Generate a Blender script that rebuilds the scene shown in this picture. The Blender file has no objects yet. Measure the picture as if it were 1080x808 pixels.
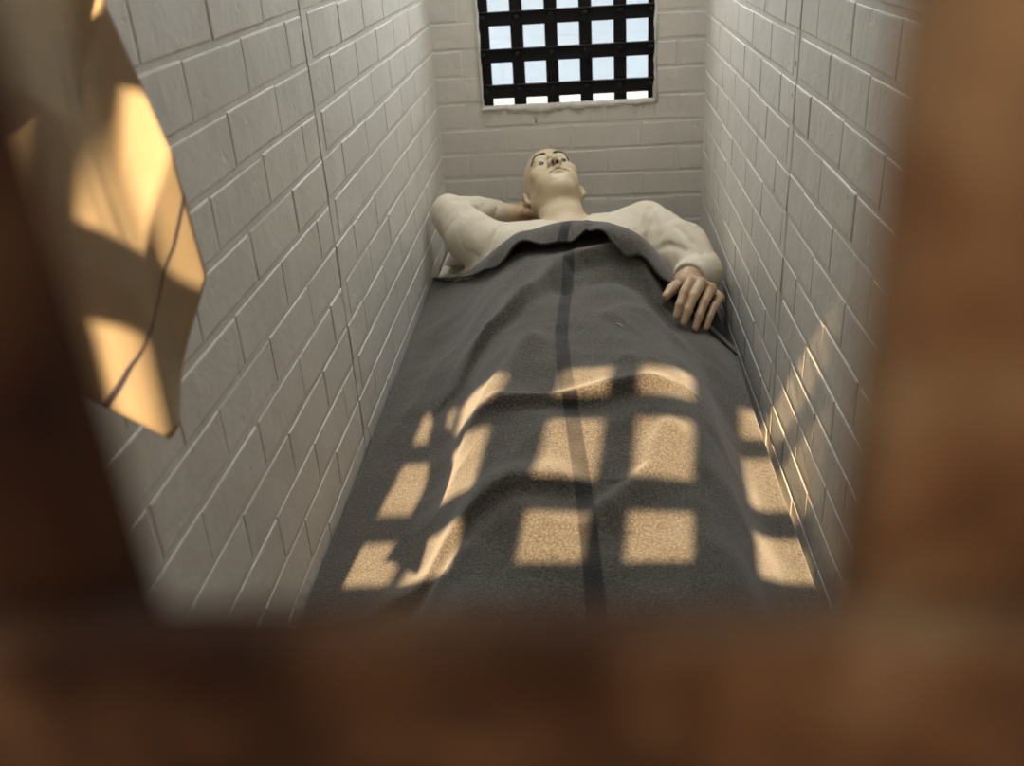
import bpy, bmesh, math, random
import numpy as np
from mathutils import Matrix, Vector
# Geometry is written in metres with the viewing point at the origin (x right, y into the cell, z up);
# every top-level object is lifted by LIFT at the end so that the floor lies at z = 0.
LIFT = 1.32
XL, XR, YB = -0.424, 0.342, 2.75
BED = -0.885
rng = random.Random(7)
C = bpy.context.scene.collection

# ------------------------------------------------------------------ helpers
def setp(o, label=None, cat=None, group=None, kind=None):
    if label: o['label'] = label
    if cat: o['category'] = cat
    if group: o['group'] = group
    if kind: o['kind'] = kind
    return o

def mesh_obj(name, verts, faces, mats, parent=None, base=(0, 0, 0), smooth=False, midx=None):
    b = np.array(base, float)
    if parent is not None:
        b = np.array(parent['_base'], float)
    v = np.asarray(verts, float) - b
    me = bpy.data.meshes.new(name)
    me.from_pydata([tuple(p) for p in v], [], [tuple(int(i) for i in f) for f in faces])
    if not isinstance(mats, (list, tuple)): mats = [mats]
    for m in mats: me.materials.append(m)
    if midx is not None: me.polygons.foreach_set('material_index', np.asarray(midx, dtype=np.int32))
    if smooth: me.polygons.foreach_set('use_smooth', np.ones(len(me.polygons), dtype=bool))
    me.update()
    o = bpy.data.objects.new(name, me); C.objects.link(o)
    if parent is None:
        o.location = b; o['_base'] = [float(q) for q in b]
    else:
        o.parent = parent; o['_base'] = list(parent['_base'])
    return o

def empty(name, base):
    o = bpy.data.objects.new(name, None); C.objects.link(o)
    o.location = base; o['_base'] = [float(q) for q in base]
    o.empty_display_size = 0.05
    return o

class MB:
    def __init__(s): s.v = []; s.f = []
    def quad(s, a, b, c, d):
        n = len(s.v); s.v += [a, b, c, d]; s.f.append((n, n+1, n+2, n+3))
    def add(s, v, f):
        n = len(s.v); s.v += [tuple(p) for p in v]; s.f += [tuple(i+n for i in q) for q in f]
    def box(s, lo, hi, bev=0.0, seg=2):
        bm = bmesh.new(); bmesh.ops.create_cube(bm, size=1.0)
        lo = Vector(lo); hi = Vector(hi)
        for v in bm.verts:
            v.co = Vector(((lo[i]+hi[i])/2 + v.co[i]*(hi[i]-lo[i]) for i in range(3)))
        if bev > 0:
            bmesh.ops.bevel(bm, geom=bm.edges[:], offset=bev, segments=seg, profile=0.5, affect='EDGES')
        bm.verts.index_update()
        s.add([tuple(v.co) for v in bm.verts], [tuple(v.index for v in f.verts) for f in bm.faces]); bm.free()
    def dome(s, c, r, axis=(0, -1, 0), h=None, seg=14, rings=5):
        h = h or r*0.6
        q = Vector(axis).to_track_quat('Z', 'Y')
        v = []; f = []
        for i in range(rings+1):
            t = i/rings*math.pi/2
            for j in range(seg):
                a = 2*math.pi*j/seg
                p = q @ Vector((r*math.cos(t)*math.cos(a), r*math.cos(t)*math.sin(a), h*math.sin(t))) + Vector(c)
                v.append(tuple(p))
        for i in range(rings):
            for j in range(seg):
                f.append((i*seg+j, i*seg+(j+1) % seg, (i+1)*seg+(j+1) % seg, (i+1)*seg+j))
        s.add(v, f)
    def tube(s, pts, r, seg=8):
        P = [Vector(p) for p in pts]; v = []; f = []
        rr = r if isinstance(r, (list, tuple)) else [r]*len(P)
        up = Vector((0.13, 0.27, 0.95))
        for i, p in enumerate(P):
            d = (P[min(i+1, len(P)-1)] - P[max(i-1, 0)]).normalized()
            a = d.cross(up).normalized(); b = a.cross(d)
            for j in range(seg):
                t = 2*math.pi*j/seg
                v.append(tuple(p + a*rr[i]*math.cos(t) + b*rr[i]*math.sin(t)))
        for i in range(len(P)-1):
            for j in range(seg):
                f.append((i*seg+j, i*seg+(j+1) % seg, (i+1)*seg+(j+1) % seg, (i+1)*seg+j))
        f.append(tuple(range(seg))[::-1]); f.append(tuple((len(P)-1)*seg+j for j in range(seg)))
        s.add(v, f)
    def build(s, name, mat, parent=None, base=(0, 0, 0), smooth=False):
        return mesh_obj(name, s.v, s.f, mat, parent, base, smooth)

# ------------------------------------------------------------------ materials
def new_mat(name):
    m = bpy.data.materials.new(name); m.use_nodes = True
    nt = m.node_tree; b = nt.nodes['Principled BSDF']
    return m, nt, b

def L(nt, a, b): nt.links.new(a, b)

def noise(nt, scale, detail=4, rough=0.55, vec=None):
    n = nt.nodes.new('ShaderNodeTexNoise'); n.inputs['Scale'].default_value = scale
    n.inputs['Detail'].default_value = detail; n.inputs['Roughness'].default_value = rough
    if vec is not None: L(nt, vec, n.inputs['Vector'])
    return n

def ramp(nt, src, stops):
    r = nt.nodes.new('ShaderNodeValToRGB')
    e = r.color_ramp.elements
    while len(e) > 1: e.remove(e[-1])
    e[0].position = stops[0][0]; e[0].color = (*stops[0][1], 1)
    for p, c in stops[1:]:
        x = e.new(p); x.color = (*c, 1)
    L(nt, src, r.inputs['Fac']); return r

def mixc(nt, fac, a, b, mode='MIX'):
    m = nt.nodes.new('ShaderNodeMix'); m.data_type = 'RGBA'; m.blend_type = mode
    for s, v in ((m.inputs['Factor'], fac), (m.inputs['A'], a), (m.inputs['B'], b)):
        if isinstance(v, (int, float)): s.default_value = v
        elif isinstance(v, tuple): s.default_value = (*v, 1)
        else: L(nt, v, s)
    return m.outputs['Result']

def bump(nt, b, src, strength, dist, prev=None):
    n = nt.nodes.new('ShaderNodeBump'); n.inputs['Strength'].default_value = strength
    n.inputs['Distance'].default_value = dist; L(nt, src, n.inputs['Height'])
    if prev is not None: L(nt, prev, n.inputs['Normal'])
    L(nt, n.outputs['Normal'], b.inputs['Normal']); return n.outputs['Normal']

def geo_pos(nt):
    t = nt.nodes.new('ShaderNodeTexCoord'); return t.outputs['Object']

def mat_paint(name, col, col2, specks=True, rough=0.5):
    m, nt, b = new_mat(name); p = geo_pos(nt)
    n1 = noise(nt, 5.0, 5, 0.6, p)
    base = ramp(nt, n1.outputs['Fac'], [(0.3, col2), (0.7, col)]).outputs['Color']
    if specks:
        n2 = noise(nt, 26, 3, 0.6, p)
        f = ramp(nt, n2.outputs['Fac'], [(0.735, (0, 0, 0)), (0.755, (1, 1, 1))]).outputs['Color']
        base = mixc(nt, f, base, (0.16, 0.11, 0.06))
    L(nt, base, b.inputs['Base Color']); b.inputs['Roughness'].default_value = rough
    n3 = noise(nt, 60, 6, 0.6, p); n4 = noise(nt, 14, 3, 0.5, p)
    q = bump(nt, b, n3.outputs['Fac'], 0.35, 0.0022)
    q = bump(nt, b, n4.outputs['Fac'], 0.6, 0.005, q)
    n5 = noise(nt, 33, 2, 0.5, p)
    pk = ramp(nt, n5.outputs['Fac'], [(0.28, (0, 0, 0)), (0.34, (1, 1, 1))]).outputs['Color']
    bump(nt, b, pk, 0.3, 0.0018, q)
    return m

def mat_simple(name, col, rough=0.6, var=0.12, scale=30, bmp=0.0, metal=0.0, bscale=200):
    m, nt, b = new_mat(name); p = geo_pos(nt)
    n1 = noise(nt, scale, 4, 0.6, p)
    lo = tuple(c*(1-var) for c in col); hi = tuple(min(1, c*(1+var)) for c in col)
    L(nt, ramp(nt, n1.outputs['Fac'], [(0.3, lo), (0.7, hi)]).outputs['Color'], b.inputs['Base Color'])
    b.inputs['Roughness'].default_value = rough; b.inputs['Metallic'].default_value = metal
    if bmp:
        n2 = noise(nt, bscale, 3, 0.6, p); bump(nt, b, n2.outputs['Fac'], bmp, 0.002)
    return m

M_wall = mat_paint('painted_brick', (0.69, 0.67, 0.62), (0.61, 0.59, 0.54))
M_back = mat_paint('painted_brick_end', (0.66, 0.635, 0.585), (0.60, 0.575, 0.525))
M_plaster = mat_paint('chipped_plaster', (0.66, 0.64, 0.60), (0.40, 0.36, 0.31), False, 0.7)
M_outer = mat_paint('outside_white_brick', (0.84, 0.85, 0.86), (0.78, 0.79, 0.80), False)
M_black = mat_simple('black_iron', (0.006, 0.006, 0.0065), 0.55, 0.4, 40, 0.25)
M_black.node_tree.nodes['Principled BSDF'].inputs['Specular IOR Level'].default_value = .25
M_concrete = mat_simple('concrete', (0.30, 0.28, 0.25), 0.85, 0.2, 8, 0.3, bscale=60)
M_ceiling = mat_simple('ceiling_paint', (0.66, 0.65, 0.62), 0.7, 0.05, 5)
M_ground = mat_simple('warm_gravel', (0.46, 0.33, 0.21), 0.9, 0.25, 6, 0.3, bscale=40)
M_mattress = mat_simple('dark_ticking', (0.012, 0.012, 0.016), 0.8, 0.3, 60, 0.2)
M_bunk = mat_simple('grey_bunk_steel', (0.33, 0.32, 0.30), 0.5, 0.15, 12)
M_pillow = mat_simple('grey_white_cotton', (0.46, 0.44, 0.40), 0.85, 0.08, 12, 0.25, bscale=90)
M_eyewhite, _nt, _b = new_mat('eye_glaze')
_p = geo_pos(_nt)

RUST_AT = (14.3, 0.37*14, 1.1*14)
def mat_rust():
    m, nt, b = new_mat('rusty_iron'); mp = nt.nodes.new('ShaderNodeMapping'); L(nt, geo_pos(nt), mp.inputs['Vector']); p = mp.outputs['Vector']
    mp.inputs['Location'].default_value = RUST_AT
    n1 = noise(nt, 26, 5, 0.65, p); n2 = noise(nt, 9, 3, 0.6, p)
    c1 = ramp(nt, n1.outputs['Fac'], [(0.32, (0.03, 0.015, 0.008)), (0.50, (0.24, 0.105, 0.040)), (0.70, (0.56, 0.33, 0.15))]).outputs['Color']
    c2 = ramp(nt, n2.outputs['Fac'], [(0.42, (0.20, 0.14, 0.11)), (0.60, (1, 1, 1))]).outputs['Color']
    L(nt, mixc(nt, 1.0, c1, c2, 'MULTIPLY'), b.inputs['Base Color'])
    b.inputs['Roughness'].default_value = 0.75; b.inputs['Specular IOR Level'].default_value = .15
    bump(nt, b, n1.outputs['Fac'], 0.5, 0.001)
    return m
M_rust = mat_rust()

def mat_blanket():
    m, nt, b = new_mat('grey_wool')
    uv = nt.nodes.new('ShaderNodeUVMap'); uv.uv_map = 'weave'
    sep = nt.nodes.new('ShaderNodeSeparateXYZ'); L(nt, uv.outputs['UV'], sep.inputs['Vector'])
    p = geo_pos(nt)
    nz = noise(nt, 340, 2, 0.7, p); n2 = noise(nt, 190, 3, 0.7, p); n3 = noise(nt, 9, 3, 0.5, p)
    c = ramp(nt, nz.outputs['Fac'], [(0.36, (0.026, 0.0235, 0.0195)), (0.5, (0.082, 0.074, 0.062)), (0.64, (0.185, 0.166, 0.137))]).outputs['Color']
    c = mixc(nt, 0.35, c, ramp(nt, n2.outputs['Fac'], [(0.35, (0.046, 0.042, 0.035)), (0.65, (0.118, 0.106, 0.089))]).outputs['Color'])
    c = mixc(nt, 1.0, c, ramp(nt, n3.outputs['Fac'], [(0.3, (0.88, 0.88, 0.88)), (0.7, (1.0, 1.0, 1.0))]).outputs['Color'], 'MULTIPLY')
    # dark woven stripe along u = 0
    ab = nt.nodes.new('ShaderNodeMath'); ab.operation = 'ABSOLUTE'; L(nt, sep.outputs['X'], ab.inputs[0])
    mr = nt.nodes.new('ShaderNodeMapRange'); L(nt, ab.outputs[0], mr.inputs['Value'])
    mr.inputs['From Min'].default_value = 0.0105; mr.inputs['From Max'].default_value = 0.0135
    mr.inputs['To Min'].default_value = 1; mr.inputs['To Max'].default_value = 0
    dk = mixc(nt, 1.0, c, (0.22, 0.21, 0.22), 'MULTIPLY')
    c = mixc(nt, mr.outputs['Result'], c, dk)
    L(nt, c, b.inputs['Base Color'])
    b.inputs['Roughness'].default_value = 0.95; b.inputs['Specular IOR Level'].default_value = 0.15
    b.inputs['Sheen Weight'].default_value = 0.25; b.inputs['Sheen Roughness'].default_value = 0.6
    bump(nt, b, nz.outputs['Fac'], 0.6, 0.0022)
    return m
M_blanket = mat_blanket()

def mat_towel():
    m, nt, b = new_mat('towel_cotton')
    uv = nt.nodes.new('ShaderNodeUVMap'); uv.uv_map = 'weave'
    sep = nt.nodes.new('ShaderNodeSeparateXYZ'); L(nt, uv.outputs['UV'], sep.inputs['Vector'])
    ab = nt.nodes.new('ShaderNodeMath'); ab.operation = 'ABSOLUTE'; L(nt, sep.outputs['X'], ab.inputs[0])
    mr = nt.nodes.new('ShaderNodeMapRange'); L(nt, ab.outputs[0], mr.inputs['Value'])
    mr.inputs['From Min'].default_value = 0.0011; mr.inputs['From Max'].default_value = 0.0016
    mr.inputs['To Min'].default_value = 1; mr.inputs['To Max'].default_value = 0
    p = geo_pos(nt); n1 = noise(nt, 14, 4, 0.6, p); n2 = noise(nt, 900, 2, 0.6, p)
    c = ramp(nt, n1.outputs['Fac'], [(0.3, (0.52, 0.44, 0.31)), (0.7, (0.60, 0.51, 0.37))]).outputs['Color']
    L(nt, mixc(nt, mr.outputs['Result'], c, (0.06, 0.06, 0.11)), b.inputs['Base Color'])
    b.inputs['Roughness'].default_value = 0.9; b.inputs['Specular IOR Level'].default_value = 0.2
    bump(nt, b, n2.outputs['Fac'], 0.3, 0.001)
    tr = nt.nodes.new('ShaderNodeBsdfTranslucent'); tr.inputs['Color'].default_value = (.62, .46, .28, 1)
    mx = nt.nodes.new('ShaderNodeMixShader'); mx.inputs['Fac'].default_value = .34
    L(nt, b.outputs['BSDF'], mx.inputs[1]); L(nt, tr.outputs['BSDF'], mx.inputs[2])
    L(nt, mx.outputs['Shader'], nt.nodes['Material Output'].inputs['Surface'])
    return m
M_towel = mat_towel()

def mat_shirt():
    m, nt, b = new_mat('cream_jersey'); p = geo_pos(nt)
    n1 = noise(nt, 9, 4, 0.55, p); n2 = noise(nt, 420, 2, 0.6, p); n3 = noise(nt, 42, 3, 0.5, p)
    c = ramp(nt, n1.outputs['Fac'], [(0.3, (0.60, 0.54, 0.43)), (0.7, (0.68, 0.62, 0.51))]).outputs['Color']
    L(nt, c, b.inputs['Base Color']); b.inputs['Roughness'].default_value = 0.9
    b.inputs['Specular IOR Level'].default_value = 0.2
    q = bump(nt, b, n2.outputs['Fac'], 0.25, 0.0012); bump(nt, b, n3.outputs['Fac'], 0.35, 0.006, q)
    return m
M_shirt = mat_shirt()

def mat_skin():
    m, nt, b = new_mat('painted_skin')
    a = nt.nodes.new('ShaderNodeAttribute'); a.attribute_name = 'tint'
    p = geo_pos(nt); n1 = noise(nt, 24, 4, 0.6, p)
    c = mixc(nt, 1.0, a.outputs['Color'], ramp(nt, n1.outputs['Fac'], [(0.3, (0.9, 0.88, 0.86)), (0.7, (1, 1, 1))]).outputs['Color'], 'MULTIPLY')
    L(nt, c, b.inputs['Base Color']); b.inputs['Roughness'].default_value = 0.38
    return m
M_skin = mat_skin()
M_brow = mat_simple('brow_paint', (0.035, 0.022, 0.014), 0.6, 0.2, 80)
def mat_eye():
    m, nt, b = M_eyewhite, _nt, _b
    t = nt.nodes.new('ShaderNodeTexCoord')
    sep = nt.nodes.new('ShaderNodeSeparateXYZ'); L(nt, t.outputs['Generated'], sep.inputs['Vector'])
    at = nt.nodes.new('ShaderNodeAttribute'); at.attribute_name = 'iris'
    r = ramp(nt, at.outputs['Fac'], [(0.0, (0.015, 0.012, 0.01)), (0.40, (0.02, 0.016, 0.012)), (0.42, (0.10, 0.075, 0.05)), (0.66, (0.07, 0.05, 0.035)), (0.70, (0.62, 0.58, 0.5)), (1.0, (0.62, 0.58, 0.5))])
    L(nt, r.outputs['Color'], b.inputs['Base Color']); b.inputs['Roughness'].default_value = 0.12
mat_eye()

# ------------------------------------------------------------------ brick walls
PITCH, ROWZ = 0.0732, -0.107          # course height; underside of one measured course

def clip_rects(r, holes):
    out = [r]
    for h in holes:
        nxt = []
        for a0, a1, z0, z1 in out:
            if a1 <= h[0] or a0 >= h[1] or z1 <= h[2] or z0 >= h[3]:
                nxt.append((a0, a1, z0, z1)); continue
            if a0 < h[0]: nxt.append((a0, h[0], z0, z1))
            if a1 > h[1]: nxt.append((h[1], a1, z0, z1))
            b0, b1 = max(a0, h[0]), min(a1, h[1])
            if z0 < h[2]: nxt.append((b0, b1, z0, h[2]))
            if z1 > h[3]: nxt.append((b0, b1, h[3], z1))
        out = nxt
    return [r for r in out if r[1]-r[0] > 0.008 and r[3]-r[2] > 0.008]

def brick_wall(mb, to3d, a_lo, a_hi, z_lo, z_hi, offs, length, rowz, pitch=PITCH, holes=(), joint=0.0080, proud=0.0013, jz=0.0016):
    """painted bricks standing a few mm proud of their joints; to3d(a, z, depth) places a point"""
    for r in clip_rects((a_lo, a_hi, z_lo, z_hi), holes):
        mb.quad(to3d(r[0], r[2], 0), to3d(r[1], r[2], 0), to3d(r[1], r[3], 0), to3d(r[0], r[3], 0))
    r0 = int(math.floor((z_lo-rowz)/pitch)); r1 = int(math.ceil((z_hi-rowz)/pitch))
    for r in range(r0, r1):
        zb = rowz + r*pitch; zt = zb + pitch - joint
        off = offs[r % 2]
        k0 = int(math.floor((a_lo-off)/length))-1; k1 = int(math.ceil((a_hi-off)/length))+1
        for k in range(k0, k1):
            a0 = off + k*length + joint*0.25 + rng.uniform(-.003, .003); a1 = a0 + length - joint*0.55 + rng.uniform(-.002, .002)
            for q in clip_rects((max(a0, a_lo+.001), min(a1, a_hi-.001), max(zb, z_lo)+rng.uniform(-jz, jz), min(zt, z_hi)+rng.uniform(-jz, jz)), holes):
                if q[1]-q[0] < 0.055 or q[3]-q[2] < 0.012: continue
                d = proud*rng.uniform(0.75, 1.25)
                tl = [d + rng.uniform(-.0006, .0006) for _ in range(4)]
                rings = []
                for ins, dep in ((0.0, -0.0004), (0.0010, 0.6), (0.0034, 1.0)):
                    cs = ((q[0]+ins, q[2]+ins), (q[1]-ins, q[2]+ins), (q[1]-ins, q[3]-ins), (q[0]+ins, q[3]-ins))
                    rings.append([to3d(a, z, (dep if dep < 0 else tl[i]*dep)) for i, (a, z) in enumerate(cs)])
                n = len(mb.v)
                for g in rings: mb.v += g
                for g in range(2):
                    for i in range(4):
                        j = (i+1) % 4
                        mb.f.append((n+g*4+i, n+g*4+j, n+g*4+4+j, n+g*4+4+i))
                mb.f.append((n+8, n+9, n+10, n+11))

CEIL = 1.18
FLOOR = -LIFT
# left wall (two sections that meet in an open vertical joint)
CRL, CRR = 1.48, 1.578
w = MB()
def left3(a, z, d): return (XL + d, a, z)
def slab(mb, lo, hi): mb.box(lo, hi)
brick_wall(w, left3, 0.64, CRL-.0024, FLOOR, CEIL, (1.103, 1.004), 0.195, ROWZ)
brick_wall(w, left3, CRL+.0024, YB, FLOOR, CEIL, (1.612, 1.712), 0.198, ROWZ)
w.v and slab(w, (XL-.16, 0.64, FLOOR), (XL-.018, YB, CEIL))
setp(w.build('wall_left', M_wall), kind='structure')
w = MB()
def right3(a, z, d): return (XR - d, a, z)
brick_wall(w, right3, 0.46, CRR-.0024, FLOOR, CEIL, (1.275, 1.37), 0.19, -.187)
brick_wall(w, right3, CRR+.0024, YB, FLOOR, CEIL, (1.697, 1.808), 0.197, -.189)
slab(w, (XR+.018, 0.46, FLOOR), (XR+.16, YB, CEIL))
setp(w.build('wall_right', M_wall), kind='structure')
# back wall with the window opening
WX0, WX1, WZ0, WZ1 = -0.292, 0.203, -0.492, 0.60
w = MB()
def back3(a, z, d): return (a, YB - d, z)
brick_wall(w, back3, XL-.16, XR+.16, FLOOR, CEIL, (-0.038, 0.064), 0.203, -.618, holes=[(WX0, WX1, WZ0, WZ1)], joint=0.0075, proud=0.0010)
D2 = 0.24
slab(w, (XL-.16, YB+.002, FLOOR), (WX0, YB+D2, CEIL)); slab(w, (WX1, YB+.002, FLOOR), (XR+.16, YB+D2, CEIL))
slab(w, (WX0, YB+.002, FLOOR), (WX1, YB+D2, WZ0)); slab(w, (WX0, YB+.002, WZ1), (WX1, YB+D2, CEIL))
setp(w.build('wall_back', M_back), kind='structure')
# ragged plaster edge round the opening
def ragged(p0, p1, inward, wid, seed, n=60):
    r = random.Random(seed); v = []; f = []
    p0 = Vector(p0); p1 = Vector(p1); inn = Vector(inward)
    a = 0
    for i in range(n+1):
        a = 0.7*a + r.uniform(-1, 1)*0.6
        c = p0.lerp(p1, i/n); o = wid*(0.55 + 0.35*a); e = 0.0050 + 0.0034*r.uniform(-1, 1)
        for d, y in ((-abs(o), -.0005), (-abs(o)*.8, -e), (0.001, -e*.8), (0.004+.003*r.uniform(-1, 1), 0.006), (0.001, 0.03)):
            v.append(tuple(c + inn*d + Vector((0, y, 0))))
    for i in range(n):
        for j in range(4):
            f.append((i*5+j, (i+1)*5+j, (i+1)*5+j+1, i*5+j+1))
    return v, f
w = MB()
w.add(*ragged((WX0-.004, YB, WZ0), (WX1+.006, YB, WZ0), (0, 0, 1), 0.026, 3))
w.add(*ragged((WX0, YB, WZ1), (WX0, YB, WZ0), (1, 0, 0), 0.006, 4))
w.add(*ragged((WX1, YB, WZ0), (WX1, YB, WZ1), (-1, 0, 0), 0.008, 5))
setp(w.build('trim_1', M_plaster, smooth=True), kind='structure')
# floor, ceiling, front parts, outside
w = MB(); w.box((XL-.3, -.05, FLOOR-.1), (XR+.3, YB+.2, FLOOR)); setp(w.build('floor', M_concrete), kind='structure')
w = MB(); w.box((XL-.4, -.02, CEIL), (XR+.4, YB+D2, CEIL+.15)); setp(w.build('ceiling', M_ceiling), kind='structure')
w = MB(); w.box((-.80, 0.06, 0.748), (.72, 0.26, CEIL)); w.box((-.80, .06, FLOOR), (-.58, .63, CEIL)); w.box((.50, .06, FLOOR), (.72, .46, CEIL))
w.box((-.585, .63, FLOOR), (XL-.15, .67, CEIL)); w.box((XR+.15, .455, FLOOR), (.505, .49, CEIL))
setp(w.build('wall_front', M_wall), kind='structure')
w = MB()
def out3(a, z, d): return (a, 3.62 - d, z)
brick_wall(w, out3, -1.6, 1.6, FLOOR, 2.3, (0, 0.1), 0.2, -.618, joint=0.009, proud=0.002)
slab(w, (-1.6, 3.622, FLOOR), (1.6, 3.8, 2.3))
setp(w.build('wall_outside', M_outer), kind='structure')
w = MB(); w.box((-6, -8, FLOOR-.14), (6, -.05, FLOOR-.02)); setp(w.build('ground', M_ground), kind='structure')
M_clay = mat_simple('clay_brick', (0.42, 0.25, 0.15), 0.9, 0.2, 12)
w = MB(); BLOCK_TOP = 1.58
w.box((-3, -1.5, FLOOR), (3, -1.3, BLOCK_TOP))  # unseen wall added to keep the sun off the near door bars
setp(w.build('wall_sun_block', M_clay), kind='structure')

# ------------------------------------------------------------------ window grille
def bar_h(x0, x1, y, z, h, t, rivets, rr):
    m = MB(); m.box((x0, y-t, z-h/2), (x1, y, z+h/2), 0.002)
    for x in rivets: m.dome((x, y-t, z), rr, (0, -1, 0), rr*.7)
    return m
g = empty('window_grille', ((WX0+WX1)/2, YB+.03, WZ0))
setp(g, 'black riveted iron lattice set in the window of the white end wall', 'window grille')
vx = [-0.281+0.0966*i for i in range(6)]
GY = YB+.035
for x in vx:
    m = MB(); wv = 0.036
    m.box((max(x-wv/2, WX0+.001), GY, WZ0-.0005), (min(x+wv/2, WX1-.001), GY+.010, WZ1), 0.0015); m.build('vertical_bar', M_black, g)
for k in range(12):
    z = -0.452+0.0985*k
    if z > WZ1-.02: break
    m = MB(); h = .038; x0, x1 = WX0+.001, WX1-.001
    m.box((x0, GY-.010, z-h/2), (x1, GY, z+h/2), 0.0015)
    m.box((x0, GY-.017, z+h/2-.004), (x1, GY-.009, z+h/2), 0.001)      # upturned top edge
    for x in vx: m.dome((min(max(x, x0+.01), x1-.01), GY-.010, z+.002), 0.0095, (0, -1, 0), 0.008)
    m.build('horizontal_bar', M_black, g)

# ------------------------------------------------------------------ cell door (flat iron lattice in front of the viewer)
YG = 0.078
d = empty('cell_door', (-.01, YG, FLOOR))
setp(d, 'rusty brown flat iron lattice door very near, seen blurred at the frame edges', 'door', kind='thing')
VB = [(-.575, -.495), (-.412, -.392), (-.285, -.190), (-.106, -.0555), (.0280, .120), (.213, .300), (.385, .45)]   # upright flats
HB = [(.715, .746), (.536, .605), (.290, .366), (.100, .176), (-.134, -.0650)]                                        # cross flats
z = -.140-.146
while z-.069 > FLOOR+.03:
    HB.append((z-.069, z)); z -= .215
for x0, x1 in VB:
    m = MB(); m.box((x0, YG, FLOOR), (x1, YG+.014, .745), 0.0015); m.build('vertical_bar', M_rust, d)
for z0, z1 in HB:
    m = MB(); m.box((-.575, YG-.008, z0), (.495, YG, z1), 0.0015)
    for x0, x1 in VB: m.dome(((x0+x1)/2, YG-.008, (z0+z1)/2), min(.011, (x1-x0)*.4, (z1-z0)*.45), (0, -1, 0), .006)
    m.build('horizontal_bar', M_rust, d)

# ------------------------------------------------------------------ bunk, mattress, pillow
b = empty('bunk', (-.04, 1.6, FLOOR))
setp(b, 'narrow steel bunk between the white brick walls under the mattress', 'bed')
m = MB(); m.box((XL+.008, .5, -1.0), (XR-.006, YB-.004, -.975), .004); m.build('bunk_slab', M_bunk, b)
for (x, y) in ((XL+.03, .55), (XR-.03, .55), (XL+.03, 2.68), (XR-.03, 2.68)):
    m = MB(); m.box((x-.02, y-.02, FLOOR), (x+.02, y+.02, -1.0), .003); m.build('leg', M_bunk, b)
m = MB(); m.box((XL+.006, .52, -.9745), (.318, YB-.012, BED-.006), .022, 4)
setp(m.build('mattress', M_mattress, base=(-.05, 1.6, -.9745), smooth=True), 'dark mattress showing in the gap between the grey blanket and right brick wall', 'mattress')
def sheet():
    n, mm = 60, 60; v = []; f = []
    for side in (0, 1):
        for j in range(mm+1):
            for i in range(n+1):
                x = XL+.008+(.20-XL-.008)*i/n; y = 2.12+(YB-.016-2.12)*j/mm
                z = BED+.0005+.0016*math.sin(x*31+y*12)+.0012*math.sin(y*43-x*17) - (.0030 if side else 0)
                v.append((x, y, z))
        o = side*(n+1)*(mm+1)
        for j in range(mm):
            for i in range(n):
                a = o+j*(n+1)+i; q = (a, a+1, a+n+2, a+n+1); f.append(q if side == 0 else q[::-1])
    return v, f
v, f = sheet()
M_sheet = mat_simple('cream_cotton', (.60, .55, .46), .9, .06, 10, .2, bscale=70)
setp(mesh_obj('bed_sheet', v, f, M_sheet, base=(-.05, 2.4, BED), smooth=True), 'cream sheet on the mattress below the bent elbow by the left wall', 'sheet')
def pillow():
    n = 40; v = []; f = []
    x0, x1, y0, y1 = -.395, .17, 2.40, 2.725
    r = random.Random(2)
    for side in (1, -1):
        for i in range(n+1):
            for j in range(n+1):
                u = i/n*2-1; t = j/n*2-1
                e = max(0, (1-abs(u)**4)*(1-abs(t)**4))**.55
                x = (x0+x1)/2+(x1-x0)/2*u*(1-.04*(1-abs(t))); y = (y0+y1)/2+(y1-y0)/2*t*(1-.05*(1-abs(u)))
                z = BED+.041 + side*.034*e + (.004*math.sin(9*u+4*t)+.003*math.sin(14*t-5*u))*e
                v.append((x, y, z))
        o = 0 if side == 1 else (n+1)**2
        for i in range(n):
            for j in range(n):
                a = o+i*(n+1)+j; q = (a, a+n+1, a+n+2, a+1)
                f.append(q if side == 1 else q[::-1])
    return v, f
v, f = pillow()
setp(mesh_obj('pillow', v, f, M_pillow, base=(-.11, 2.5, BED), smooth=True), 'flat greyish pillow under the bald head and bent elbow', 'pillow')

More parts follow.
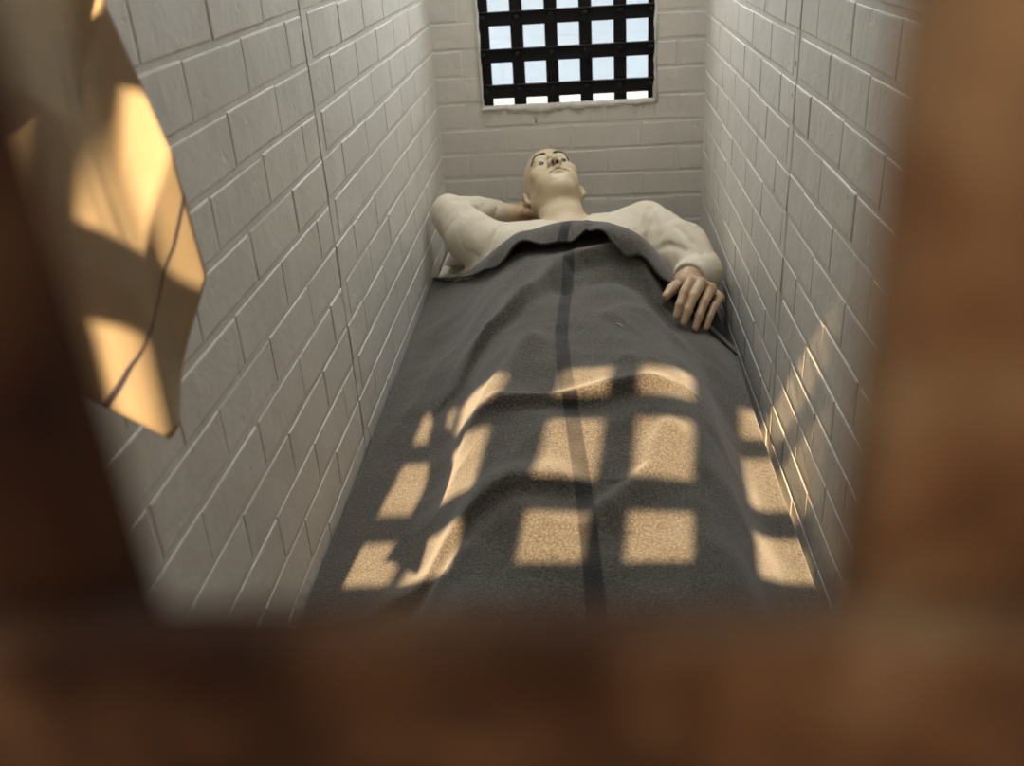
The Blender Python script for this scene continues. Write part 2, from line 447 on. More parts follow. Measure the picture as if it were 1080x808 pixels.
# ------------------------------------------------------------------ implicit surfaces
class Field:
    def __init__(s, lo, hi, h):
        s.lo = np.array(lo, float); s.h = h
        s.n = [int(math.ceil((hi[i]-lo[i])/h))+1 for i in range(3)]
        s.F = np.full(s.n, 0.05, np.float32)
        s.ax = [(s.lo[i]+np.arange(s.n[i])*h).astype(np.float32) for i in range(3)]
    def sl(s, lo, hi):
        r = []
        for i in range(3):
            a = max(0, int((lo[i]-s.lo[i])/s.h)); b = min(s.n[i], int((hi[i]-s.lo[i])/s.h)+2)
            if b <= a: return None
            r.append(slice(a, b))
        return tuple(r)
    def apply(s, fn, lo, hi, k, op='+'):
        mg = k+0.012
        r = s.sl(np.array(lo)-mg, np.array(hi)+mg)
        if r is None: return
        X = s.ax[0][r[0]][:, None, None]; Y = s.ax[1][r[1]][None, :, None]; Z = s.ax[2][r[2]][None, None, :]
        dd = fn(X, Y, Z).astype(np.float32); A = s.F[r]
        if op == '+':
            hh = np.maximum(k-np.abs(A-dd), 0)/k
            s.F[r] = np.minimum(A, dd) - hh*hh*k*0.25
        else:
            dd = -dd
            hh = np.maximum(k-np.abs(A-dd), 0)/k
            s.F[r] = np.maximum(A, dd) + hh*hh*k*0.25
    def cone(s, a, b, ra, rb, k=0.01, op='+'):
        a = np.array(a, float); b = np.array(b, float); ba = b-a; L2 = max(float(ba@ba), 1e-9)
        def fn(X, Y, Z):
            t = np.clip(((X-a[0])*ba[0]+(Y-a[1])*ba[1]+(Z-a[2])*ba[2])/L2, 0, 1)
            return np.sqrt((X-a[0]-t*ba[0])**2+(Y-a[1]-t*ba[1])**2+(Z-a[2]-t*ba[2])**2)-(ra+(rb-ra)*t)
        R = max(ra, rb); s.apply(fn, np.minimum(a, b)-R, np.maximum(a, b)+R, k, op)
    def chain(s, pts, rad, k=0.006):
        for i in range(len(pts)-1): s.cone(pts[i], pts[i+1], rad[i], rad[i+1], k)
    def ell(s, c, r, R=None, k=0.01, op='+'):
        c = np.array(c, float); r = np.array(r, float); R = np.eye(3) if R is None else R   # rows of R: local axes
        def fn(X, Y, Z):
            x, y, z = X-c[0], Y-c[1], Z-c[2]
            q = [(R[i][0]*x+R[i][1]*y+R[i][2]*z) for i in range(3)]
            k0 = np.sqrt((q[0]/r[0])**2+(q[1]/r[1])**2+(q[2]/r[2])**2)
            k1 = np.sqrt((q[0]/r[0]**2)**2+(q[1]/r[1]**2)**2+(q[2]/r[2]**2)**2)
            return k0*(k0-1)/np.maximum(k1, 1e-6)
        m = float(max(r)); ext = np.sqrt(((R*r[:, None])**2).sum(0))
        s.apply(fn, c-ext, c+ext, k, op)
    def mesh(s):
        F = s.F; n = np.array(F.shape); S = F < 0
        vid = np.full(n-1, -1, np.int32)
        cnt = np.zeros(n-1, np.int8)
        for dx in (0, 1):
            for dy in (0, 1):
                for dz in (0, 1):
                    cnt += S[dx:n[0]-1+dx, dy:n[1]-1+dy, dz:n[2]-1+dz]
        act = np.argwhere((cnt > 0) & (cnt < 8))
        vid[act[:, 0], act[:, 1], act[:, 2]] = np.arange(len(act))
        cor = [(a, b_, c) for a in (0, 1) for b_ in (0, 1) for c in (0, 1)]
        vals = np.stack([F[act[:, 0]+a, act[:, 1]+b_, act[:, 2]+c] for a, b_, c in cor], 1)
        acc = np.zeros((len(act), 3)); num = np.zeros(len(act))
        for i in range(8):
            for j in range(i+1, 8):
                if sum(abs(cor[i][q]-cor[j][q]) for q in range(3)) != 1: continue
                va, vb = vals[:, i], vals[:, j]; m_ = (va < 0) != (vb < 0)
                t = np.where(m_, va/np.where(m_, va-vb, 1), 0)
                p = np.array(cor[i])[None] + t[:, None]*(np.array(cor[j])-np.array(cor[i]))[None]
                acc += p*m_[:, None]; num += m_
        V = s.lo + (act + acc/num[:, None])*s.h
        faces = []
        for ax in range(3):
            sl0 = [slice(None)]*3; sl1 = [slice(None)]*3; sl0[ax] = slice(0, -1); sl1[ax] = slice(1, None)
            A, B = S[tuple(sl0)], S[tuple(sl1)]
            e = np.argwhere(A != B)
            o1, o2 = (ax+1) % 3, (ax+2) % 3
            ok = (e[:, o1] > 0) & (e[:, o2] > 0) & (e[:, o1] < n[o1]-1) & (e[:, o2] < n[o2]-1)
            e = e[ok]
            def g(d1, d2):
                q = e.copy(); q[:, o1] += d1; q[:, o2] += d2
                return vid[q[:, 0], q[:, 1], q[:, 2]]
            Q = np.stack([g(-1, -1), g(0, -1), g(0, 0), g(-1, 0)], 1)
            inside = A[e[:, 0], e[:, 1], e[:, 2]]
            Q[~inside] = Q[~inside][:, ::-1]
            faces.append(Q)
        return V, np.concatenate(faces)

def unit(v): v = np.array(v, float); return v/np.linalg.norm(v)

# ------------------------------------------------------------------ mannequin
EAR = np.array((-.0915, 2.558, -.6895))                 # middle of the head, between the ears
Hy = unit((-.2541, .9498, .1826)); Hz = np.array((.0102, -.1861, .9825)); Hz = unit(Hz-Hy*(Hz@Hy)); Hx = np.cross(Hy, Hz)
HR = np.stack([Hx, Hy, Hz])
def hd(x, y, z): return EAR + x*Hx + y*Hy + z*Hz
B = Field((-.418, .70, -.886), (.338, 2.735, -.565), 0.0028)
# torso, hips, legs (under shirt and blanket)
B.ell((-.03, 2.16, -.80), (.160, .24, .088), k=.03)
B.ell((-.03, 1.80, -.812), (.14, .22, .072), k=.05)
for s in (-1, 1):
    B.cone((-.03+s*.085, 1.66, -.805), (-.03+s*.095, 1.25, -.80), .074, .052, .03)
    B.cone((-.03+s*.095, 1.25, -.80), (-.03+s*.08, .86, -.838), .052, .034, .02)
    B.cone((-.03+s*.08, .86, -.845), (-.03+s*.09, .76, -.842), .036, .022, .02)
NECK0, NECK1 = (-.052, 2.36, -.755), hd(.002, -.045, -.030)
B.cone((-.19, 2.32, -.765), (.14, 2.34, -.765), .06, .06, .03)
B.cone(NECK0, NECK1, .066, .060, .03)
# head
B.ell(hd(0, .028, -.012), (.0765, .099, .097), HR, .02)
B.ell(hd(0, .052, .040), (.056, .050, .056), HR, .03)
B.ell(hd(0, -.035, .028), (.060, .082, .058), HR, .025)
B.cone(hd(-.052, -.045, -.012), hd(-.016, -.100, .052), .020, .016, .022)
B.cone(hd(.052, -.045, -.012), hd(.016, -.100, .052), .020, .016, .022)
B.ell(hd(0, -.100, .064), (.022, .018, .018), HR, .016)
for s in (-1, 1):
    B.ell(hd(s*.043, -.014, .058), (.022, .020, .020), HR, .018)
    B.ell(hd(s*.032, .006, .096), (.017, .012, .014), HR, .010, '-')     # eye hollows
    B.ell(hd(s*.031, .006, .0735), (.0165, .0130, .0120), HR, .006)      # lids
B.cone(hd(-.034, .028, .080), hd(.034, .028, .080), .011, .011, .014)
B.cone(hd(0, .022, .087), hd(0, -.022, .1045), .0075, .0105, .010)
for s in (-1, 1): B.ell(hd(s*.0125, -.027, .095), (.0085, .009, .010), HR, .006)
for s in (-1, 1): B.cone(hd(s*.0065, -.037, .0995), hd(s*.006, -.026, .099), .0036, .0028, .002, '-')
B.ell(hd(0, -.066, .076), (.034, .028, .015), HR, .014)
for s in (-1, 1):
    B.ell(hd(s*.030, -.066, .056), (.022, .026, .022), HR, .02)
    B.cone(hd(s*.026, -.066, .0800), hd(0, -.058, .0945), .0045, .0064, .006)
B.cone(hd(-.018, -.0745, .083), hd(0, -.073, .0875), .0058, .0070, .006)
B.cone(hd(.018, -.0745, .083), hd(0, -.073, .0875), .0058, .0070, .006)
B.cone(hd(-.029, -.0725, .0835), hd(0, -.0655, .0975), .0016, .0024, .003, '-')
B.cone(hd(.029, -.0725, .0835), hd(0, -.0655, .0975), .0016, .0024, .003, '-')
B.cone(hd(-.013, -.085, .092), hd(.013, -.085, .092), .006, .006, .008, '-')
for s in (-1, 1):
    sy = unit(Hx*s*.85 + Hz*.0 - Hz*.25)
    er = np.stack([sy, Hy, np.cross(sy, Hy)])
    B.ell(hd(s*.079, -.002, -.020), (.0075, .031, .019), er, .006)
    B.ell(hd(s*.088, .002, -.014), (.007, .019, .010), er, .004, '-')
    B.ell(hd(s*.079, -.028, -.012), (.007, .010, .010), er, .005)
# arm bent behind the head
ELB1 = (-.362, 2.375, -.690); WR1 = (-.243, 2.515, -.735)
B.cone((-.19, 2.27, -.765), ELB1, .052, .040, .02)
B.cone(ELB1, WR1, .040, .026, .01)
B.cone(WR1, (-.185, 2.545, -.752), .026, .030, .015)
B.ell((-.160, 2.56, -.765), (.042, .036, .016), None, .015)
for i, (o, ln) in enumerate(((.030, .075), (.010, .085), (-.010, .08), (-.028, .06))):
    p0 = np.array((-.145, 2.560+o, -.763)); p1 = p0+np.array((.035, .004+o*.2, -.004)); p2 = p1+np.array((ln*.5, .0, -.022)); 
    B.chain([p0, p1, p2], [.0095, .0088, .0075], .004)
B.chain([(-.195, 2.525, -.742), (-.165, 2.512, -.735), (-.135, 2.515, -.738)], [.012, .0105, .009], .006)   # thumb
# arm lying along the side, hand on the blanket
ELB2 = (.272, 2.20, -.82); WR2 = (.224, 1.972, -.742)
B.cone((.155, 2.36, -.765), ELB2, .055, .042, .02)
B.cone(ELB2, WR2, .040, .026, .01)
KN = [np.array(p) for p in ((.216, 1.892, -.708), (.240, 1.890, -.712), (.262, 1.893, -.727), (.281, 1.903, -.752))]
TP = [np.array(p) for p in ((.181, 1.812, -.766), (.196, 1.806, -.779), (.220, 1.806, -.792), (.243, 1.815, -.796))]
for i in range(4):
    k0 = KN[i] + np.array((0, 0, -.012)); t0 = TP[i]
    w0 = np.array(WR2) + np.array(((i-1.5)*.013, -.006, -.004-.004*i))
    B.cone(w0, k0, .017, .0125, .014)
    ax = unit(t0-k0); up = unit(np.array((0, -.4, 1.0)) - ax*(np.array((0, -.4, 1.0))@ax))
    p1 = k0 + (t0-k0)*.44 + up*.013; p2 = k0 + (t0-k0)*.76 + up*.010
    r = (.0098, .0102, .0098, .0086)[i]
    B.chain([k0+up*.001, p1, p2, t0], [r*1.16, r*1.0, r*.92, r*.78], .0035)
B.chain([(.198, 1.955, -.752), (.186, 1.915, -.742), (.178, 1.888, -.736), (.164, 1.866, -.742)], [.017, .0135, .0115, .0098], .008)
V, Q = B.mesh(); del B
mannequin = mesh_obj('mannequin', V, Q, M_skin, base=(-.03, 1.7, BED), smooth=True)  # painted mannequin lying on the bunk
setp(mannequin, 'bald mannequin in a cream shirt lying under the grey blanket, one hand behind head', 'mannequin')
hcol = np.array((.64, .53, .36)); ncol = np.array((.52, .36, .225))
dh = np.linalg.norm(V-EAR, axis=1); t = np.clip((dh-.165)/.05, 0, 1)[:, None]
lh = np.linalg.norm(V-np.array((-.16, 2.55, -.76)), axis=1); t = np.maximum(t, np.clip((.075-lh)/.02, 0, 1)[:, None]*(V[:, :1] < -.155))
nk = np.linalg.norm(V-np.array(NECK0), axis=1)[:, None]
t = np.where((nk < .14), np.minimum(t, .35), t)
tint = np.concatenate([hcol*(1-t)+ncol*t, np.ones((len(V), 1))], 1)
# lips a little darker / redder; mouth line and nostrils get painted shade
loc = (V-EAR) @ HR.T
lip = (np.abs(loc[:, 0]) < .02) & (loc[:, 2] > .086) & (np.abs(loc[:, 1]+.0655) < .012)
tint[lip, :3] = tint[lip, :3]*np.array((.93, .84, .80))
slit = (np.abs(loc[:, 0]) < .030) & (loc[:, 2] > .066) & (np.abs(loc[:, 1]+.0657+8*loc[:, 0]**2) < .0022)
tint[slit, :3] = np.array((.22, .13, .08))
nos = (np.hypot(np.abs(loc[:, 0])-.0063, loc[:, 2]-.0985) < .0045) & (np.abs(loc[:, 1]+.032) < .008)
tint[nos, :3] = np.array((.05, .03, .02))
ca = mannequin.data.color_attributes.new('tint', 'FLOAT_COLOR', 'POINT')
ca.data.foreach_set('color', tint.astype(np.float32).ravel())
from mathutils.bvhtree import BVHTree
bvh = BVHTree.FromPolygons([tuple(p) for p in V], [tuple(int(i) for i in q) for q in Q])
for s in (-1, 1):
    n1, n2 = 20, 14; v = []; f = []; iris = []
    gaze = unit((.08, -.38, 1.0))
    for i in range(n2+1):
        th = math.pi*i/n2
        for j in range(n1):
            ph = 2*math.pi*j/n1
            q = np.array((math.sin(th)*math.cos(ph), math.sin(th)*math.sin(ph), math.cos(th)))
            v.append(hd(s*.031, .0045, .0738) + .0142*(q @ HR)); iris.append(min(1, math.acos(np.clip(q@gaze, -1, 1))/.86))
    for i in range(n2):
        for j in range(n1): f.append((i*n1+j, (i+1)*n1+j, (i+1)*n1+(j+1) % n1, i*n1+(j+1) % n1))
    e = mesh_obj('eye', v, f, M_eyewhite, mannequin, smooth=True); e['label'] = 'dark glossy eye'
    a = e.data.attributes.new('iris', 'FLOAT', 'POINT'); a.data.foreach_set('value', np.array(iris, np.float32))
    mb = MB(); pts = []; rad = []
    for i in range(13):
        u = i/12; x = s*(.011 + .042*u); y = .0300 + .010*math.sin(min(1, u*1.1)*math.pi*.8) - .008*u*u
        hit = bvh.ray_cast(Vector(hd(x, y, .2)), Vector(-Hz))[0]
        pts.append(tuple(np.array(hit) + .0002*Hz)); rad.append((.0036*(1-.5*u)+.0006)*(1 if i else .5))
    mb.tube(pts, rad); e = mb.build('eyebrow', M_brow, mannequin, smooth=True); e['label'] = 'thin dark painted eyebrow'

# ------------------------------------------------------------------ shirt
S = Field((-.420, 1.72, -.886), (.341, 2.47, -.60), 0.004)
S.ell((-.03, 2.18, -.80), (.175, .24, .105), k=.03)
S.ell((-.03, 1.90, -.812), (.15, .20, .078), k=.05)
S.cone((-.20, 2.30, -.770), (.150, 2.345, -.765), .068, .072, .04)
S.ell((.06, 2.25, -.752), (.085, .09, .066), k=.03); S.ell((-.12, 2.24, -.758), (.085, .09, .062), k=.03)
# sleeve to the raised elbow and on to the wrist
S.cone((-.205, 2.245, -.775), (-.30, 2.305, -.735), .072, .066, .025)
S.cone((-.30, 2.305, -.735), (-.358, 2.37, -.692), .066, .052, .015)
S.cone((-.358, 2.372, -.690), (-.30, 2.45, -.712), .048, .040, .008)
S2 = Field((-.420, 2.30, -.83), (-.20, 2.56, -.60), 0.003)
# sleeve of the other arm
S.cone((.150, 2.365, -.755), (.235, 2.275, -.785), .076, .072, .03)
S.cone((.235, 2.275, -.785), (.272, 2.20, -.815), .072, .060, .02)
S.cone((.274, 2.20, -.815), (.234, 2.03, -.762), .052, .041, .012)
S.cone((.234, 2.03, -.762), (.226, 1.985, -.747), .041, .038, .008)
# drape of the loose side by the left wall
S.cone((-.22, 2.18, -.81), (-.31, 2.27, -.848), .06, .034, .03)
S.cone((-.31, 2.27, -.853), (-.375, 2.34, -.868), .030, .016, .02)
# creases
def crease(pts, r, k=.006):
    for i in range(len(pts)-1): S.cone(pts[i], pts[i+1], r, r, k, '-')
def fold(pts, r, k=.02):
    for i in range(len(pts)-1): S.cone(pts[i], pts[i+1], r, r, k)
crease([(.160, 2.325, -.680), (.164, 2.285, -.701), (.167, 2.250, -.729), (.160, 2.235, -.758)], .0075, .022)
crease([(.163, 2.236, -.760), (.199, 2.221, -.745), (.236, 2.192, -.754)], .0045, .012)
crease([(.225, 2.252, -.712), (.256, 2.21, -.738), (.275, 2.18, -.757)], .003, .014)
crease([(-.210, 2.285, -.694), (-.227, 2.23, -.702), (-.245, 2.193, -.74)], .004, .010)
crease([(-.352, 2.395, -.642), (-.325, 2.410, -.664), (-.295, 2.400, -.692)], .004, .01)
# neck opening, cuff ends
S.cone(tuple(np.array(NECK0)+np.array((.0, -.012, .018))), NECK1, .0735, .068, .006, '-')
S.apply(lambda X, Y, Z: Y*1.0 - 1.978 + 0.25*(X-.225) + 0*Z, (.16, 1.90, -.82), (.30, 1.99, -.68), .004, '-')
V, Q = S.mesh(); del S
from mathutils import noise as mnoise
def wrinkle(V, Q, amp):
    e1 = V[Q[:, 1]]-V[Q[:, 0]]; e2 = V[Q[:, 3]]-V[Q[:, 0]]; fn = np.cross(e1, e2)
    vn = np.zeros_like(V)
    for i in range(4): np.add.at(vn, Q[:, i], fn)
    vn /= np.maximum(np.linalg.norm(vn, axis=1, keepdims=True), 1e-12)
    out = np.empty(len(V))
    for i, (x, y, z) in enumerate(V):
        a, b_ = (x*.80+y*.60, -x*.60+y*.80) if x < -.1 else (x*.35+y*.94, -x*.94+y*.35)
        w1 = mnoise.noise(Vector((a*9, b_*30, z*16))); w2 = mnoise.noise(Vector((a*20+5, b_*52, z*30+3)))
        out[i] = -(1-abs(w1)*2.2)**3*.9 + .45*w2
    k = np.clip((V[:, 2]+.83)/.06, .0, 1)
    return V + vn*(amp*out*k)[:, None]
V = wrinkle(V, Q, .0021)
V[:, 2] += .0006*np.sin(V[:, 0]*70+V[:, 1]*22)+.0010*np.sin(V[:, 1]*90-V[:, 0]*35)
shirt = mesh_obj('shirt', V, Q, M_shirt, mannequin, smooth=True); shirt['label'] = 'cream long-sleeved undershirt'
S2.cone((-.358, 2.372, -.690), (-.30, 2.45, -.710), .047, .040, .006)
S2.cone((-.30, 2.45, -.710), (-.245, 2.512, -.733), .040, .034, .01)
for q, tt in ((.25, .3), (.5, .8), (.72, 1.3), (.88, 2.0)):
    c = np.array((-.345, 2.388, -.695))*(1-q)+np.array((-.25, 2.508, -.732))*q
    dx = unit((.05, -.04, .02+.01*tt))
    pass
S2.apply(lambda X, Y, Z: -((X+.243)*.6+(Y-2.512)*.78+(Z+.733)*-.1), (-.26, 2.47, -.80), (-.20, 2.56, -.66), .003, '-')
V, Q = S2.mesh(); del S2; V = wrinkle(V, Q, .0036)
cuff = mesh_obj('sleeve', V, Q, M_shirt, shirt, smooth=True)

# ------------------------------------------------------------------ blanket
def smooth_interp(x, xs, ys):
    xs = np.array(xs, float); ys = np.array(ys, float); x = np.clip(x, xs[0], xs[-1])
    m = np.gradient(ys, xs); i = np.clip(np.searchsorted(xs, x)-1, 0, len(xs)-2)
    hh = xs[i+1]-xs[i]; t = (x-xs[i])/hh
    return ((2*t**3-3*t**2+1)*ys[i]+(t**3-2*t**2+t)*hh*m[i]+(-2*t**3+3*t**2)*ys[i+1]+(t**3-t**2)*hh*m[i+1])
RIMX = (-.416, -.38, -.283, -.227, -.167, -.099, -.043, .046, .095, .150, .186, .21, .25, .308)
RIMY = (2.37, 2.335, 2.185, 2.125, 2.12, 2.138, 2.144, 2.108, 2.085, 2.06, 2.02, 1.96, 1.885, 1.85)
RIMZ = (-.868, -.860, -.805, -.752, -.712, -.696, -.690, -.690, -.703, -.738, -.775, -.800, -.815, -.86)
CUFF = (.05, .12, .5, .85, 1.0, 1.0, 1.0, 1.0, 1.0, 1.0, .9, .5, .15, .0)
PROF_LO = ((-.424, 0), (-.33, .0), (-.285, .04), (-.245, .22), (-.205, .62), (-.165, .87), (-.115, .98), (0, 1), (.10, 1), (.150, .92), (.19, .68), (.225, .30), (.26, .06), (.312, 0))
PROF_UP = ((-.424, 0), (-.36, .09), (-.29, .30), (-.235, .58), (-.185, .82), (-.12, .96), (0, 1), (.07, .97), (.12, .80), (.16, .56), (.20, .45), (.25, .37), (.285, .18), (.312, 0))
def base_h(x, y):
    zt = smooth_interp(y, (.5, .7, .9, 1.0, 1.12, 1.22, 1.32, 1.45, 1.6, 1.9, 2.2), (-.80, -.745, -.72, -.715, -.705, -.695, -.688, -.690, -.700, -.702, -.69))
    zb = -.876
    q = np.clip((y-1.40)/.35, 0, 1); q = q*q*(3-2*q)
    pr = smooth_interp(x, *zip(*PROF_LO))*(1-q)+smooth_interp(x, *zip(*PROF_UP))*q
    hgt = zb + (zt-zb)*pr
    yr = smooth_interp(x, RIMX, RIMY); zr = smooth_interp(x, RIMX, RIMZ)
    w_ = np.clip((y-(yr-.30))/.26, 0, 1); w_ = w_*w_*(3-2*w_)
    return hgt*(1-w_)+zr*w_
def seg_dist(x, y, P):
    best = np.full(x.shape, 9.0); sgn = np.zeros(x.shape); par = np.zeros(x.shape)
    Ls = [0]
    for i in range(len(P)-1): Ls.append(Ls[-1]+math.dist(P[i], P[i+1]))
    for i in range(len(P)-1):
        ax_, ay = P[i]; bx, by = P[i+1]; dx, dy = bx-ax_, by-ay; l2 = dx*dx+dy*dy
        t = np.clip(((x-ax_)*dx+(y-ay)*dy)/l2, 0, 1)
        ex, ey = x-ax_-t*dx, y-ay-t*dy; dd = np.hypot(ex, ey); mk = dd < best
        best = np.where(mk, dd, best); sgn = np.where(mk, np.sign(dx*ey-dy*ex), sgn)
        par = np.where(mk, (Ls[i]+t*math.sqrt(l2))/Ls[-1], par)
    return best, sgn, par
FOLDS = [  # (points, height, width on far side, width on near side)
    ([(-.27, 1.60), (-.175, 1.70), (-.115, 1.80), (-.055, 1.93), (-.02, 1.965), (.05, 1.975), (.10, 1.95), (.145, 1.87)], .034, .05, .018),
    ([(.02, 1.62), (.09, 1.70), (.145, 1.74), (.19, 1.76)], .018, .035, .05),
    ([(-.20, 1.30), (-.04, 1.30), (.07, 1.31), (.115, 1.335), (.15, 1.34)], .020, .03, .012),
    ([(-.215, 1.22), (-.195, 1.30), (-.15, 1.44), (-.09, 1.60)], .014, .02, .03),
    ([(.0, .99), (.02, 1.035), (.055, 1.075), (.085, 1.12), (.095, 1.17), (.125, 1.25)], .019, .018, .03),
    ([(-.33, 1.0), (-.24, 1.02), (-.19, 1.05), (-.13, 1.075), (-.04, 1.085), (.0, 1.09)], .022, .05, .018),
    ([(-.30, .90), (-.21, .955), (-.15, 1.0)], .011, .02, .03),
    ([(-.08, 1.80), (-.02, 1.86), (.06, 1.885), (.12, 1.86), (.15, 1.80)], -.014, .03, .03),
    ([(.19, 1.25), (.21, 1.40), (.19, 1.55)], .010, .03, .03),
    ([(-.32, 1.35), (-.27, 1.55), (-.22, 1.7)], .008, .05, .05),
    ([(.05, 1.44), (.085, 1.41), (.12, 1.43)], .007, .02, .02),
]
def blanket_h(x, y):
    z = base_h(x, y)
    for P, A, wf, wn in FOLDS:
        dd, sg, par = seg_dist(x, y, P)
        ww = np.where(sg > 0, wf, wn)
        en = np.clip(np.minimum(par, 1-par)/.16, 0, 1); en = en*en*(3-2*en)
        z = z + A*np.exp(-(dd/ww)**2)*(.25+.75*en)
    from mathutils import noise as mn
    nz = np.array([(1-abs(mn.noise(Vector((a*5.5+b_*2.2, b_*4.2-a*2.5, 1.7))))*2.4)*.0065 + mn.noise(Vector((a*13, b_*17, 4.1)))*.0035 for a, b_ in zip(x, y)])
    z = z + nz*np.clip((x+.42)/.06, 0, 1)*np.clip((.31-x)/.06, 0, 1)
    fade = np.clip((x+.42)/.1, 0, 1)*np.clip((.31-x)/.08, 0, 1)
    z = z + fade*(.0035*np.sin(17*x+9*y)+.003*np.sin(11*y-23*x+1)+.002*np.sin(31*x+27*y+2))
    return np.maximum(z, BED+.006)
NX, NY = 190, 420
xs = np.linspace(-.419, .310, NX); Y0 = .54
rows = []; uvs = []
yr = smooth_interp(xs, RIMX, RIMY); cf = smooth_interp(xs, RIMX, CUFF)
def stripe_x(y): return np.interp(y, (.5, .862, .955, 1.04, 1.164, 1.312, 1.434, 1.575, 1.82, 2.05, 2.2), (.01, -.001, -.006, -.011, -.022, -.035, -.046, -.052, -.046, -.038, -.039))
for j in range(NY):
    y = Y0 + (yr-.012-Y0)*(j/(NY-1))
    rows.append(np.stack([xs, y, blanket_h(xs, y)], 1)); uvs.append(np.stack([xs-stripe_x(y), y], 1))
zf = blanket_h(xs, yr-.012)
# the top edge is turned back over itself: round the fold, then the free hem lifts off towards the feet
hem = np.interp(xs, (-.40, -.30, -.20, -.10, -.02, .0, .03, .09, .15, .19, .22), (.0, .02, .085, .10, .09, .062, .125, .145, .14, .10, .03))
lift = .024+.009*np.sin(xs*38+.6)+.005*np.sin(xs*71)+.010*np.exp(-((xs+.012)/.018)**2)
th = np.linspace(-math.pi/2, math.pi/2, 13)
rad = .017
for a in th[1:]:
    yv = yr-.012+rad*1.3*math.cos(a)*np.minimum(1, cf*1.5); zv = zf+(rad*(1+math.sin(a)))*cf
    rows.append(np.stack([xs, yv, np.maximum(zv, BED+.006)], 1)); uvs.append(np.stack([xs-stripe_x(yr), yr+.01*a], 1))
for t in np.linspace(0, 1, 30)[1:]:
    yv = yr-.012-hem*t
    under = blanket_h(xs, yv)
    up = (2*rad*(1-t)+lift*(t**1.6)*1.0+.016*math.sin(math.pi*t))*cf
    zv = np.maximum(under+.009*cf, under*.75+zf*.25+up) + .0009
    rows.append(np.stack([xs, yv, zv], 1)); uvs.append(np.stack([xs-stripe_x(yr)+.02*t, yr+.02+hem*t], 1))
VV = np.concatenate(rows); UV = np.concatenate(uvs); NR = len(rows)
# rumple the far-side hem and keep the near lower edge inside the bunk
top = VV.copy(); n0 = len(top)
G = np.arange(n0).reshape(NR, NX)
gx = np.gradient(top.reshape(NR, NX, 3), axis=1); gy = np.gradient(top.reshape(NR, NX, 3), axis=0)
nrm = np.cross(gx, gy); nrm /= np.maximum(np.linalg.norm(nrm, axis=2, keepdims=True), 1e-9)
bot = (top.reshape(NR, NX, 3) - nrm*.0045).reshape(-1, 3)
faces = []
for j in range(NR-1):
    a = G[j, :-1]; b_ = G[j, 1:]; c = G[j+1, 1:]; e = G[j+1, :-1]
    faces.append(np.stack([a, b_, c, e], 1)); faces.append(np.stack([a, e, c, b_], 1)+n0)
bd = list(G[0, :]) + list(G[1:, -1]) + list(G[-1, -2::-1]) + list(G[-2:0:-1, 0])
for i in range(len(bd)):
    p, q = bd[i], bd[(i+1) % len(bd)]; faces.append(np.array([[q, p, p+n0, q+n0]]))
F_ = np.concatenate(faces)
blanket = mesh_obj('blanket', np.concatenate([top, bot]), F_, M_blanket, base=(-.05, 1.4, BED), smooth=True)
setp(blanket, 'grey wool blanket with one dark stripe spread over the lying mannequin', 'blanket')
uvl = blanket.data.uv_layers.new(name='weave'); li = np.empty(len(blanket.data.loops), np.int32)
blanket.data.loops.foreach_get('vertex_index', li)
uvl.data.foreach_set('uv', np.concatenate([UV, UV])[li].astype(np.float32).ravel())
# a tuft of pale lint
lx, ly = .055, 1.60; lz = float(blanket_h(np.array([lx]), np.array([ly]))[0])
mb = MB(); mb.tube([(lx-.006, ly+.006, lz+.001), (lx-.001, ly, lz+.004), (lx+.002, ly-.003, lz+.002), (lx+.005, ly-.010, lz+.003), (lx+.008, ly-.009, lz+.001)], [.0006, .0013, .0009, .0014, .0005])
setp(mb.build('lint', M_pillow, base=(lx, ly, lz)), 'tiny curl of pale lint lying on the grey blanket', 'lint')

# ------------------------------------------------------------------ towel hanging near the door
def towel():
    n, mm = 70, 110; v = []; uv = []
    for j in range(mm+1):
        t = j/mm                                  # 0 top .. 1 bottom
        for i in range(n+1):
            u = i/n                               # 0 near the door .. 1 far edge
            zt = .26
            # far (right) outline and lower hem
            xr_ = np.interp(t, (0, .5, .64, .82, 1), (-.365, -.348, -.288, -.252, -.247)); yr_ = np.interp(t, (0, .5, .64, .82, 1), (.715, .715, .595, .562, .563))
            xl_ = np.interp(t, (0, .5, .66, 1), (-.332, -.318, -.330, -.345)); yl_ = np.interp(t, (0, .5, .7, 1), (.39, .40, .405, .395))
            zb_ = np.interp(u, (0, .25, .66, .72, 1), (-.14, -.19, -.285, -.283, -.20))
            x = xl_+(xr_-xl_)*u; y = yl_+(yr_-yl_)*u; z = zt+(zb_-zt)*t
            a = .010*(.12+.88*t)*math.sin(u*9.5+1.2*t+.6)+.005*math.sin(u*19+2*t)*(.15+.6*t)
            x += a*.8; y -= a*.55
            v.append((1.17*x, 1.17*y, 1.17*z)); uv.append((u, t, z))
    f = []
    for j in range(mm):
        for i in range(n):
            q = j*(n+1)+i; f.append((q, q+1, q+n+2, q+n+1))
    return np.array(v), f, np.array(uv)
V, f, tuv = towel()
tw = mesh_obj('towel', V, f, M_towel, base=(-.34, .45, -.28), smooth=True)
setp(tw, 'cream towel with a thin navy stripe hanging by the left brick wall', 'towel')
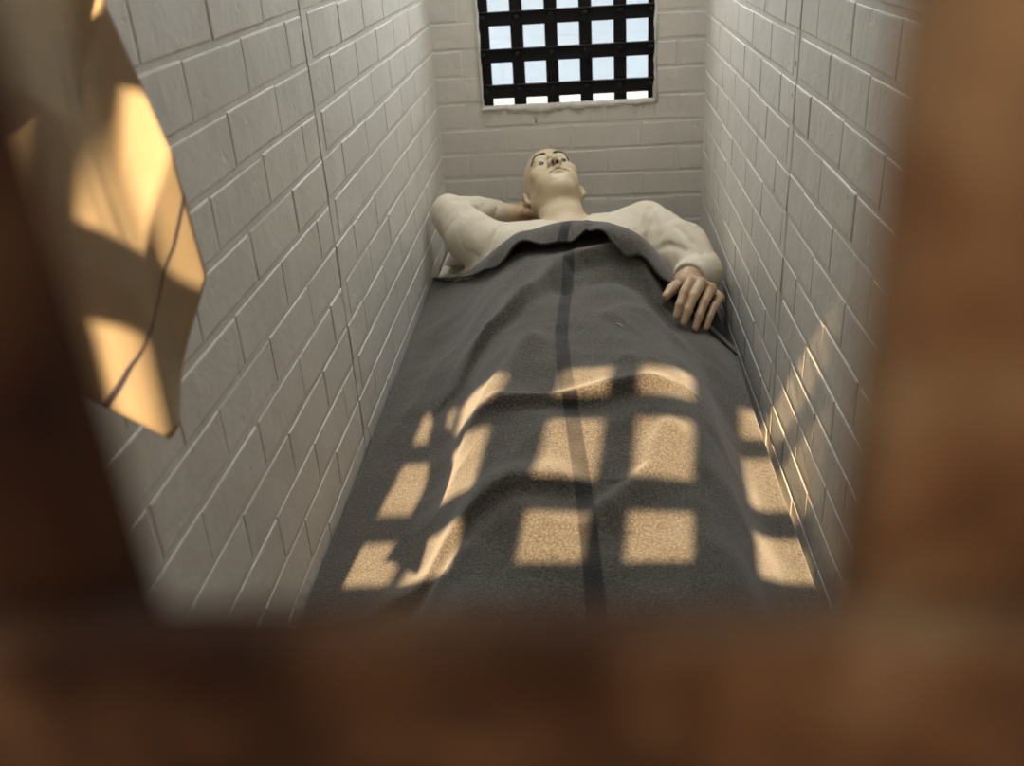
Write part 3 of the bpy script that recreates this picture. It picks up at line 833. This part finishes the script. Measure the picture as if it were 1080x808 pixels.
# signed distance to the woven stripe, measured in the plane of the cloth (y, z)
SP = [(.664, -.165), (.645, -.205), (.622, -.232), (.590, -.252), (.574, -.268), (.563, -.292), (.55, -.32)]
dd, sg, par = seg_dist(V[:, 1], V[:, 2], SP)
uvl = tw.data.uv_layers.new(name='weave'); li = np.empty(len(tw.data.loops), np.int32); tw.data.loops.foreach_get('vertex_index', li)
uvl.data.foreach_set('uv', np.stack([dd*sg, V[:, 2]], 1)[li].astype(np.float32).ravel())
so = tw.modifiers.new('thick', 'SOLIDIFY'); so.thickness = .0025; so.offset = 0

# ------------------------------------------------------------------ light
def add_light(name, kind, energy, color, loc=(0, 0, 0), direction=(0, 0, -1), **kw):
    l = bpy.data.lights.new(name, kind); l.energy = energy; l.color = color
    for k, v_ in kw.items(): setattr(l, k, v_)
    o = bpy.data.objects.new(name, l); C.objects.link(o); o.location = loc
    o.rotation_euler = Vector(direction).to_track_quat('-Z', 'Y').to_euler(); return o
add_light('sun', 'SUN', 15.5, (1.0, .68, .36), (0, -4, 5), (.108, 1, -1.05), angle=math.radians(.8))
add_light('ceiling_fill', 'AREA', 14.0, (.985, .985, .97), (-.04, 2.2, CEIL-.03), (0, -.12, -1), shape='RECTANGLE', size=.5, size_y=.8)  # fill added overhead to brighten the cell; no real fixture there
add_light('window_daylight', 'AREA', 20.0, (.90, .96, 1.0), (-.045, 2.90, .34), (0, -1, -.35), shape='RECTANGLE', size=.47, size_y=.40)
wd = bpy.data.worlds.new('sky'); bpy.context.scene.world = wd; wd.use_nodes = True
bg = wd.node_tree.nodes['Background']; bg.inputs['Color'].default_value = (.60, .82, 1.0, 1); bg.inputs['Strength'].default_value = 1.7

# ------------------------------------------------------------------ camera
cam = bpy.data.cameras.new('camera'); co = bpy.data.objects.new('camera', cam); C.objects.link(co)
pitch, yaw, roll = 0.46465413, -0.09469715, 0.06724377
fwd = Vector((math.sin(yaw)*math.cos(pitch), math.cos(yaw)*math.cos(pitch), -math.sin(pitch)))
right = Vector((math.cos(yaw), -math.sin(yaw), 0)); down = fwd.cross(right)
r2 = right*math.cos(roll)+down*math.sin(roll); d2 = -right*math.sin(roll)+down*math.cos(roll)
co.matrix_world = Matrix(((r2.x, -d2.x, -fwd.x, 0), (r2.y, -d2.y, -fwd.y, 0), (r2.z, -d2.z, -fwd.z, LIFT), (0, 0, 0, 1)))
cam.sensor_width = 36; cam.lens = 36*980.27/1080; cam.clip_start = .005
cam.dof.use_dof = True; cam.dof.focus_distance = 1.6; cam.dof.aperture_fstop = cam.lens/6.0
bpy.context.scene.camera = co
for o in list(C.objects):
    if '_base' in o: del o['_base']
    if o.parent is None and o.type in ('MESH', 'EMPTY', 'LIGHT'): o.location.z += LIFT
sc = bpy.context.scene
sc.view_settings.view_transform = 'Standard'; sc.view_settings.look = 'None'
sc.view_settings.exposure = 0; sc.view_settings.gamma = 1; sc.view_settings.use_curve_mapping = False
sc.cycles.max_bounces = 10; sc.cycles.diffuse_bounces = 6
